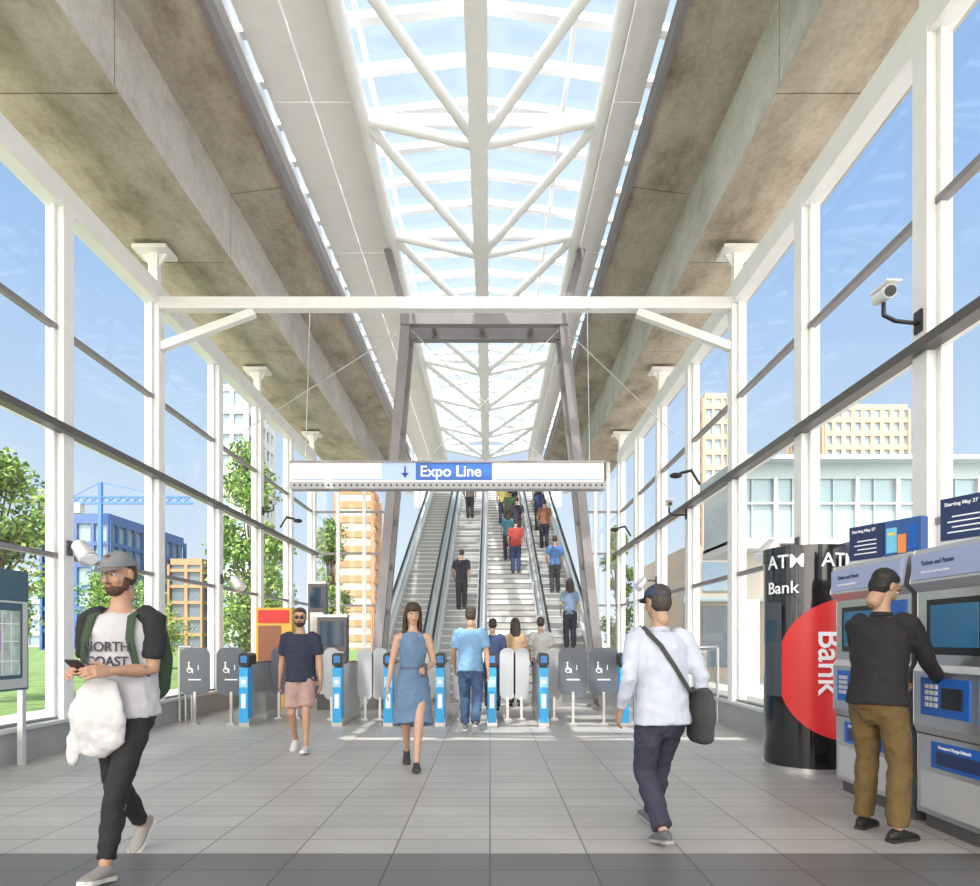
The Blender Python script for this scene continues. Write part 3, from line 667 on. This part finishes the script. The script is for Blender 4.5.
    b=MB();EW=mat('eye_white',(.8,.78,.75),.2);EI=mat('eye_iris',(.05,.03,.02),.15);HR=mat('hair_'+name,hair,.6,var=.3,scale=40,bump=.5);LP=mat('lips_'+name,(skin[0]*.85,skin[1]*.5,skin[2]*.5),.4)
    for s in(-1,1):
        b.ell((s*.030,.0765,.004),(.0135,.009,.0075),EW,10,8,HM);b.ell((s*.030,.0835,.004),(.006,.0035,.006),EI,10,6,HM)
        b.loft([((s*.014,.089,.024),.003,.003),((s*.032,.088,.029),.004,.004),((s*.048,.078,.024),.003,.003)],(0,1,0),HR,6,M=HM)
    b.ell((0,.083,-.052),(.023,.008,.0045),LP,12,6,HM);b.ell((0,.081,-.059),(.019,.008,.005),LP,12,6,HM)
    if shades:
        for s in(-1,1):
            b.ell((s*.031,.091,.004),(.026,.008,.019),BLACK,14,8,HM);b.loft([((s*.055,.085,.01),.003,.003),((s*.078,.0,.005),.003,.003)],(0,0,1),BLACK,6,M=HM)
        b.loft([((-.02,.098,.008),.003,.003),((.02,.098,.008),.003,.003)],(0,0,1),BLACK,6,M=HM)
    b.obj('face',e)
    b=MB();g=lambda c,r:b.ell(c,r,HR,20,14,HM)
    g((0,-.026,.050),(.080,.092,.078));g((0,-.045,.0),(.0745,.068,.085));g((0,.018,.088),(.055,.055,.030));g((0,-.02,.02),(.0765,.055,.06))
    if hairstyle=='long':
        g((0,.0,.062),(.082,.088,.070))
        for s in(-1,1): b.loft([((s*.055,.02,.07),.03,.03),((s*.080,-.005,0),.022,.035),((s*.082,-.01,-.10),.026,.036),((s*.085,.02,-.20),.028,.028),((s*.075,.045,-.27),.016,.016)],X,HR,10,M=HM)
        b.loft([((0,-.07,.04),.075,.045),((0,-.085,-.08),.085,.04),((0,-.085,-.2),.09,.03),((0,-.085,-.28),.06,.015)],X,HR,14,M=HM)
    b.organic('hair',e,.006,2,.004,.02)
    if beard:
        b=MB();b.ell((0,.036,-.076),(.050,.050,.044),HR,18,12,HM)
        for s in(-1,1): b.ell((s*.055,.015,-.045),(.014,.03,.045),HR,12,8,HM)
        b.ell((0,.082,-.043),(.026,.010,.006),HR,12,6,HM);b.organic('beard',e,.005,2,.004,.02)
    if cap:
        CM=cloth('cap_'+name,cap);b=MB()
        n=20;vs=[];fs=[]
        for j in range(9):
            a=math.pi/2*j/8
            for i in range(n):
                q=2*math.pi*i/n;vs.append(HM@V((.088*math.cos(q)*math.cos(a),-.012+.104*math.sin(q)*math.cos(a),.045+.085*math.sin(a))))
        for j in range(8):
            for i in range(n): fs.append((j*n+i,j*n+(i+1)%n,(j+1)*n+(i+1)%n,(j+1)*n+i))
        b.add(vs,fs,CM,True)
        pl=[(.075*math.cos(a),.055+.095*math.sin(a)) for a in [math.pi*i/12 for i in range(13)]]+[(-.06,.05),(0,.075),(.06,.05)]
        b.prism(pl,.040,.047,CM,'z',HM@Matrix.Rotation(math.radians(-6),4,'X'))
        b.ell((0,-.012,.13),(.008,.008,.005),CM,8,6,HM);b.obj('cap',e)
    kind,tc_=top;TM=cloth('top_'+name,tc_);SM=cloth('sleeve_'+name,slv) if slv else TM
    g_=1.08*bulk if fem else 1.12*bulk
    b=MB()
    if kind=='dress':
        b.loft([(T(.49),.105,.085),(T(.43),.142,.108),(T(.32),.150,.122),(T(.16),.128,.102),(T(.03),.175,.135),(T(-.12)+V((0,.01,0)),.195,.15),(T(-.38)+V((0,.02,0)),.215,.165),(V((0,.03,pz-.46)),.222,.17)],X,TM,24,r1=False)
        for s in(-1,1): b.loft([(T(.45)+V((s*.10,.0,0)),.04,.075),(T(.505)+V((s*.09,0,0)),.032,.05)],X,TM,10)
        b.organic('dress',e,vox,4,.026,.06)
        b=MB();b.loft([(T(.17),.137,.111),(T(.145),.137,.111)],X,cloth('belt',(.1,.14,.22)),24,r0=False,r1=False);b.obj('belt',e)
    else:
        hem=-.06 if kind!='long_loose' else -.10
        b.loft([(T(hem),.182*g_/1.1,.135*g_/1.1),(T(.02),.172*g_/1.1,.130*g_/1.1),(T(.15),.150*g_,.112*g_),(T(.3),.158*g_,.114*g_),(T(.42),.166*g_,.108*g_),(T(.50),.128*g_,.088),(T(.535),.072,.068)],X,TM,24,r0=False,r1=False)
        if slv is None: bs=b
        else: b.organic('shirt',e,vox,3,.025,.07);bs=MB()
        for i in(0,1):
            s_,l_,w_=sh[i],el[i],wri[i];inn=s_+V(((.05,-.05)[i],0,.01))
            if kind in('tee',): pts=[(inn,.062*k,.072*k),(s_,.062*k,.066*k),(lerp(s_,l_,.4),.062*k,.064*k),(lerp(s_,l_,.78),.060*k,.062*k)]
            else: pts=[(inn,.062*k,.075*k),(s_,.062*k,.066*k),(lerp(s_,l_,.5),.056*k,.058*k),(l_,.052*k,.052*k),(lerp(l_,w_,.5),.046*k,.046*k),(lerp(l_,w_,.93),.036,.036)]
            bs.loft(pts,(0,1,0),SM,14,r1=False)
        bs.organic('shirt' if slv is None else 'sleeves',e,vox,3,.024,.075)
        if kind!='tee':
            b=MB();b.loft([(T(.53),.075,.07),(T(.565),.064,.062)],X,TM,18,r0=False,r1=False);b.obj('collar',e)
    if kind!='dress':
        bk,bc=bot;BM=cloth('bottom_'+name,bc);b=MB()
        b.loft([(T(.10),.150,.115),(T(.02),.175,.128),(T(-.06),.172,.128),(P+V((0,0,-.11)),.13,.105)],X,BM,20)
        for i in(0,1):
            h,kn,a=hips[i],knees[i],ank[i]
            if bk=='short': pts=[(h,.098,.105),(lerp(h,kn,.4),.098,.100),(lerp(h,kn,.86),.094,.094)]
            elif bk=='slim': pts=[(h,.096,.102),(lerp(h,kn,.35),.088,.090),(lerp(h,kn,.8),.068,.070),(kn,.064,.066),(lerp(kn,a,.35)-V((0,.01,0)),.060,.066),(lerp(kn,a,.93),.046,.052)]
            else: pts=[(h,.098,.105),(lerp(h,kn,.35),.094,.098),(lerp(h,kn,.8),.080,.082),(kn,.076,.079),(lerp(kn,a,.35)-V((0,.01,0)),.073,.078),(lerp(kn,a,.97),.064,.070)]
            b.loft(pts,X,BM,14,r1=False)
        b.organic('trousers' if bk!='short' else 'shorts',e,vox,3,.030,.07)
    SU=mat('shoe_'+name,shoe[0],.5);SO=mat('sole_'+name,shoe[1],.6)
    for i in(0,1):
        M=FM[i];b=MB()
        b.loft([((0,-.065,-.045),.026,.028),((0,-.04,-.038),.036,.040),((0,.0,-.030),.038,.048),((0,.05,-.044),.040,.036),((0,.11,-.054),.045,.026),((0,.155,-.060),.038,.020),((0,.175,-.064),.026,.014)],X,SU,14,M=M)
        b.organic('shoe_'+'lr'[i],e,.007,2)
        b=MB();pl=[(.030,-.078),(.037,-.04),(.034,.03),(.046,.10),(.042,.155),(.02,.188),(-.02,.188),(-.042,.155),(-.046,.10),(-.034,.03),(-.037,-.04),(-.030,-.078)]
        b.prism(pl,-.082,-.060,SO,'z',M);b.obj('sole_'+'lr'[i],e)
    if extra: extra(e,T,sh,el,wri,P,hc)
    return e
# --- front-left man with cap
def ex_left(e,T,sh,el,wri,P,hc):
    b=MB();BG=cloth('backpack_green',(.04,.07,.04))
    b.loft([(T(.08)+V((0,-.2,0)),.15,.09),(T(.25)+V((0,-.21,0)),.17,.11),(T(.42)+V((0,-.19,0)),.15,.09),(T(.50)+V((0,-.17,0)),.10,.06)],(1,0,0),BG,20)
    b.organic('backpack',e,.012,3,.015,.07)
    b=MB()
    for s in(-1,1): b.loft([(T(.50)+V((s*.10,-.12,0)),.024,.008),(T(.545)+V((s*.11,-.03,.0)),.024,.008),(T(.50)+V((s*.115,.090,0)),.024,.008),(T(.38)+V((s*.125,.134,0)),.024,.008),(T(.2)+V((s*.155,.115,0)),.02,.008),(T(.12)+V((s*.165,-.08,0)),.02,.008)],(1,0,0),BG,10)
    b.obj('backpack_straps',e)
    text('NORTH','shirt_print',.075,cloth('print',(.05,.055,.07)),e,Matrix.Translation(T(.33)+V((0,.146,0)))@Matrix.Rotation(math.pi,4,'Z')@Matrix.Rotation(math.pi/2,4,'X'),align='CENTER')
    text('COAST','shirt_print_low',.075,cloth('print',(.05,.055,.07)),e,Matrix.Translation(T(.25)+V((0,.146,0)))@Matrix.Rotation(math.pi,4,'Z')@Matrix.Rotation(math.pi/2,4,'X'),align='CENTER')
    b=MB();WC=cloth('white_jacket',(.62,.62,.64))
    b.loft([(V((-.02,.20,1.05)),.09,.04),(V((0,.22,.98)),.13,.05),(V((.02,.21,.86)),.16,.06),(V((.03,.19,.76)),.15,.055),(V((.06,.18,.68)),.08,.035)],(1,0,0),WC,20)
    b.loft([(V((.10,.22,.86)),.05,.03),(V((.15,.20,.74)),.045,.025),(V((.17,.19,.62)),.03,.02)],(1,0,0),WC,12)
    b.organic('carried_white_bag',e,.009,4,.032,.09)
    b=MB();m=lerp(wri[0],wri[1],.5)+V((0,.10,.02));M=Matrix.Translation(m)@Matrix.Rotation(math.radians(35),4,'X');b.box((-.036,-.075,-.004),(.036,.075,.004),BLACK,M);b.box((-.032,-.068,.004),(.032,.068,.0055),SCRB,M);b.obj('phone',e,bevel=.002)
person('man_with_cap',(-2.13,3.96,0),176,1.80,feet=((-.06,.26,-12),(.10,-.34,38)),wr=((-.10,.28,1.12),(.10,.28,1.12)),lean=(0,.05),head=(10,-6),skin=(.46,.27,.18),hair=(.08,.04,.025),
  top=('tee',(.48,.48,.51)),slv=(.02,.02,.025),bot=('slim',(.018,.018,.02)),shoe=((.30,.28,.25),(.7,.68,.63)),cap=(.18,.19,.21),beard=True,thumbs=((.6,.3,1),(-.6,.3,1)),curl=30,extra=ex_left,bulk=1.10)
person('man_in_shorts',(-2.24,8.05,0),182,1.66,feet=((-.10,.16,-8),(.11,-.16,25)),wr=((-.27,.12,.88),(.27,-.05,.87)),lean=(0,.03),head=(4,8),skin=(.46,.27,.18),hair=(.03,.02,.015),
  top=('tee',(.025,.03,.06)),bot=('short',(.42,.28,.26)),shoe=((.6,.58,.55),(.7,.7,.68)),beard=True,shades=True,vox=.013,bulk=1.08)
def ex_w(e,T,sh,el,wri,P,hc):
    b=MB();p=wri[0]+(wri[0]-el[0]).normalized()*.08+V((.01,.02,0));b.box(p+V((-.035,-.008,-.07)),p+V((.035,.004,.07)),BLACK);b.obj('phone',e,bevel=.003)
person('woman_in_blue_dress',(-.80,7.05,0),186,1.68,True,feet=((-.04,.22,-8),(.07,-.26,35)),wr=((-.15,.24,1.08),(.27,.02,.86)),lean=(0,.03),head=(16,10),skin=(.52,.32,.23),hair=(.05,.024,.015),hairstyle='long',
  top=('dress',(.12,.20,.32)),shoe=((.03,.03,.03),(.05,.04,.03)),extra=ex_w,thumbs=((.3,.3,1),(0,1,0)))
person('man_in_blue_polo',(-.28,9.75,0),-4,1.76,feet=((-.10,.20,-6),(.09,-.20,32)),wr=((-.25,.18,.92),(.26,-.08,.87)),lean=(0,.04),head=(8,0),skin=(.44,.27,.18),hair=(.05,.035,.025),
  top=('tee',(.18,.34,.54)),bot=('long',(.05,.10,.20)),shoe=((.2,.2,.2),(.7,.7,.7)),vox=.013,bulk=1.05)
def ex_s(e,T,sh,el,wri,P,hc):
    BG=cloth('bag_dark',(.05,.05,.055));b=MB();c=P+V((.25,-.06,-.02))
    b.loft([(c+V((0,0,-.17)),.05,.15),(c,.06,.17),(c+V((0,0,.14)),.045,.15)],(1,0,0),BG,18);b.organic('shoulder_bag',e,.010,3,.01,.06)
    b=MB();pts=[(sh[0]+V((.05,-.03,.078))),T(.44)+V((-.07,-.142,0)),T(.30)+V((.02,-.156,0)),T(.14)+V((.13,-.14,0)),c+V((0,-.03,.15))]
    b.loft([(p,.016,.005) for p in pts],(1,0,1),BG,8)
    pts=[(sh[0]+V((.05,.0,.085))),T(.44)+V((-.06,.142,0)),T(.28)+V((.05,.152,0)),T(.12)+V((.15,.11,0)),c+V((0,.05,.15))]
    b.loft([(p,.016,.005) for p in pts],(1,0,-1),BG,8);b.obj('bag_strap',e)
person('man_with_shoulder_bag',(1.14,4.50,0),14,1.70,feet=((-.08,-.16,12),(.10,.34,-10)),wr=((-.26,.10,.88),(.27,-.02,.86)),lean=(0,.07),head=(8,10),skin=(.43,.27,.18),hair=(.05,.04,.035),
  top=('long_loose',(.50,.54,.64)),bot=('long',(.035,.035,.06)),shoe=((.12,.12,.13),(.3,.3,.3)),cap=(.04,.05,.12),extra=ex_s,bulk=1.10)
person('man_using_ticket_machine',(2.62,4.60,0),-60,1.76,feet=((-.15,.09,0),(.15,-.03,0)),wr=((-.10,.34,1.04),(.20,.40,1.03)),lean=(0,.09),head=(30,-14),skin=(.44,.27,.18),hair=(.015,.012,.01),
  top=('jacket',(.018,.016,.02)),bot=('long',(.14,.09,.03)),shoe=((.015,.015,.015),(.03,.03,.03)),bulk=1.08,thumbs=((.5,0,1),(-.5,0,1)),curl=26,toe=8)
# --- people beyond the gates and on the stairs
def st(k): return YS+RUN*(k+.5),RISE*(k+1)
lst=[('man_in_navy_shirt',.05,12.6,0,0,(.03,.05,.12),(.04,.04,.07),0),
('woman_in_tan_jacket',.50,13.3,0,5,(.40,.27,.16),(.06,.06,.08),1),
('man_in_white_shirt',1.02,13.7,0,-5,(.5,.5,.48),(.10,.10,.12),0),
('commuter_in_black',-.80,*st(11),0,(.03,.03,.04),(.05,.05,.06),0),
('commuter_in_grey',-.80,*st(33),0,(.12,.10,.10),(.03,.03,.04),0),
('commuter_in_red',.82,*st(18),0,(.36,.05,.04),(.04,.06,.14),0),
('commuter_in_teal',.60,*st(21),0,(.06,.20,.25),(.05,.05,.07),1),
('commuter_with_dark_coat',.95,*st(25),0,(.03,.03,.05),(.08,.07,.06),0),
('commuter_in_yellow',.50,*st(31),0,(.42,.32,.10),(.04,.05,.10),1),
('commuter_in_blue',1.93,*st(14),0,(.08,.18,.40),(.05,.05,.06),0),
('commuter_in_brown',1.90,*st(24),0,(.22,.10,.06),(.03,.03,.05),0),
('commuter_in_pink_shirt',.95,*st(35),0,(.40,.2,.2),(.04,.04,.05),1),
('commuter_in_green',.75,*st(28),0,(.08,.14,.08),(.05,.05,.07),0),
('commuter_in_cream',1.95,*st(34),0,(.4,.36,.3),(.05,.05,.07),1),
('commuter_in_striped_top',2.0,*st(5),0,(.16,.22,.32),(.04,.04,.06),1),
('commuter_in_navy',1.85,*st(29),0,(.03,.05,.14),(.04,.04,.05),1)]
for i,(n_,x,y,z,r,c1,c2,f_) in enumerate(lst):
    person(n_,(x,y,z),r,1.68+.03*(i%3),bool(f_==1),feet=((-.09,.02,0),(.09,-.02,0)),wr=((-.22,.16,.95),(.24,.06,.88)),lean=(0,.03),head=(5,0),skin=(.46,.29,.20),
      hair=(.04,.025,.02),hairstyle='long' if f_==1 else 'short',top=('tee',c1),bot=('long',c2),vox=.02)
print('done')
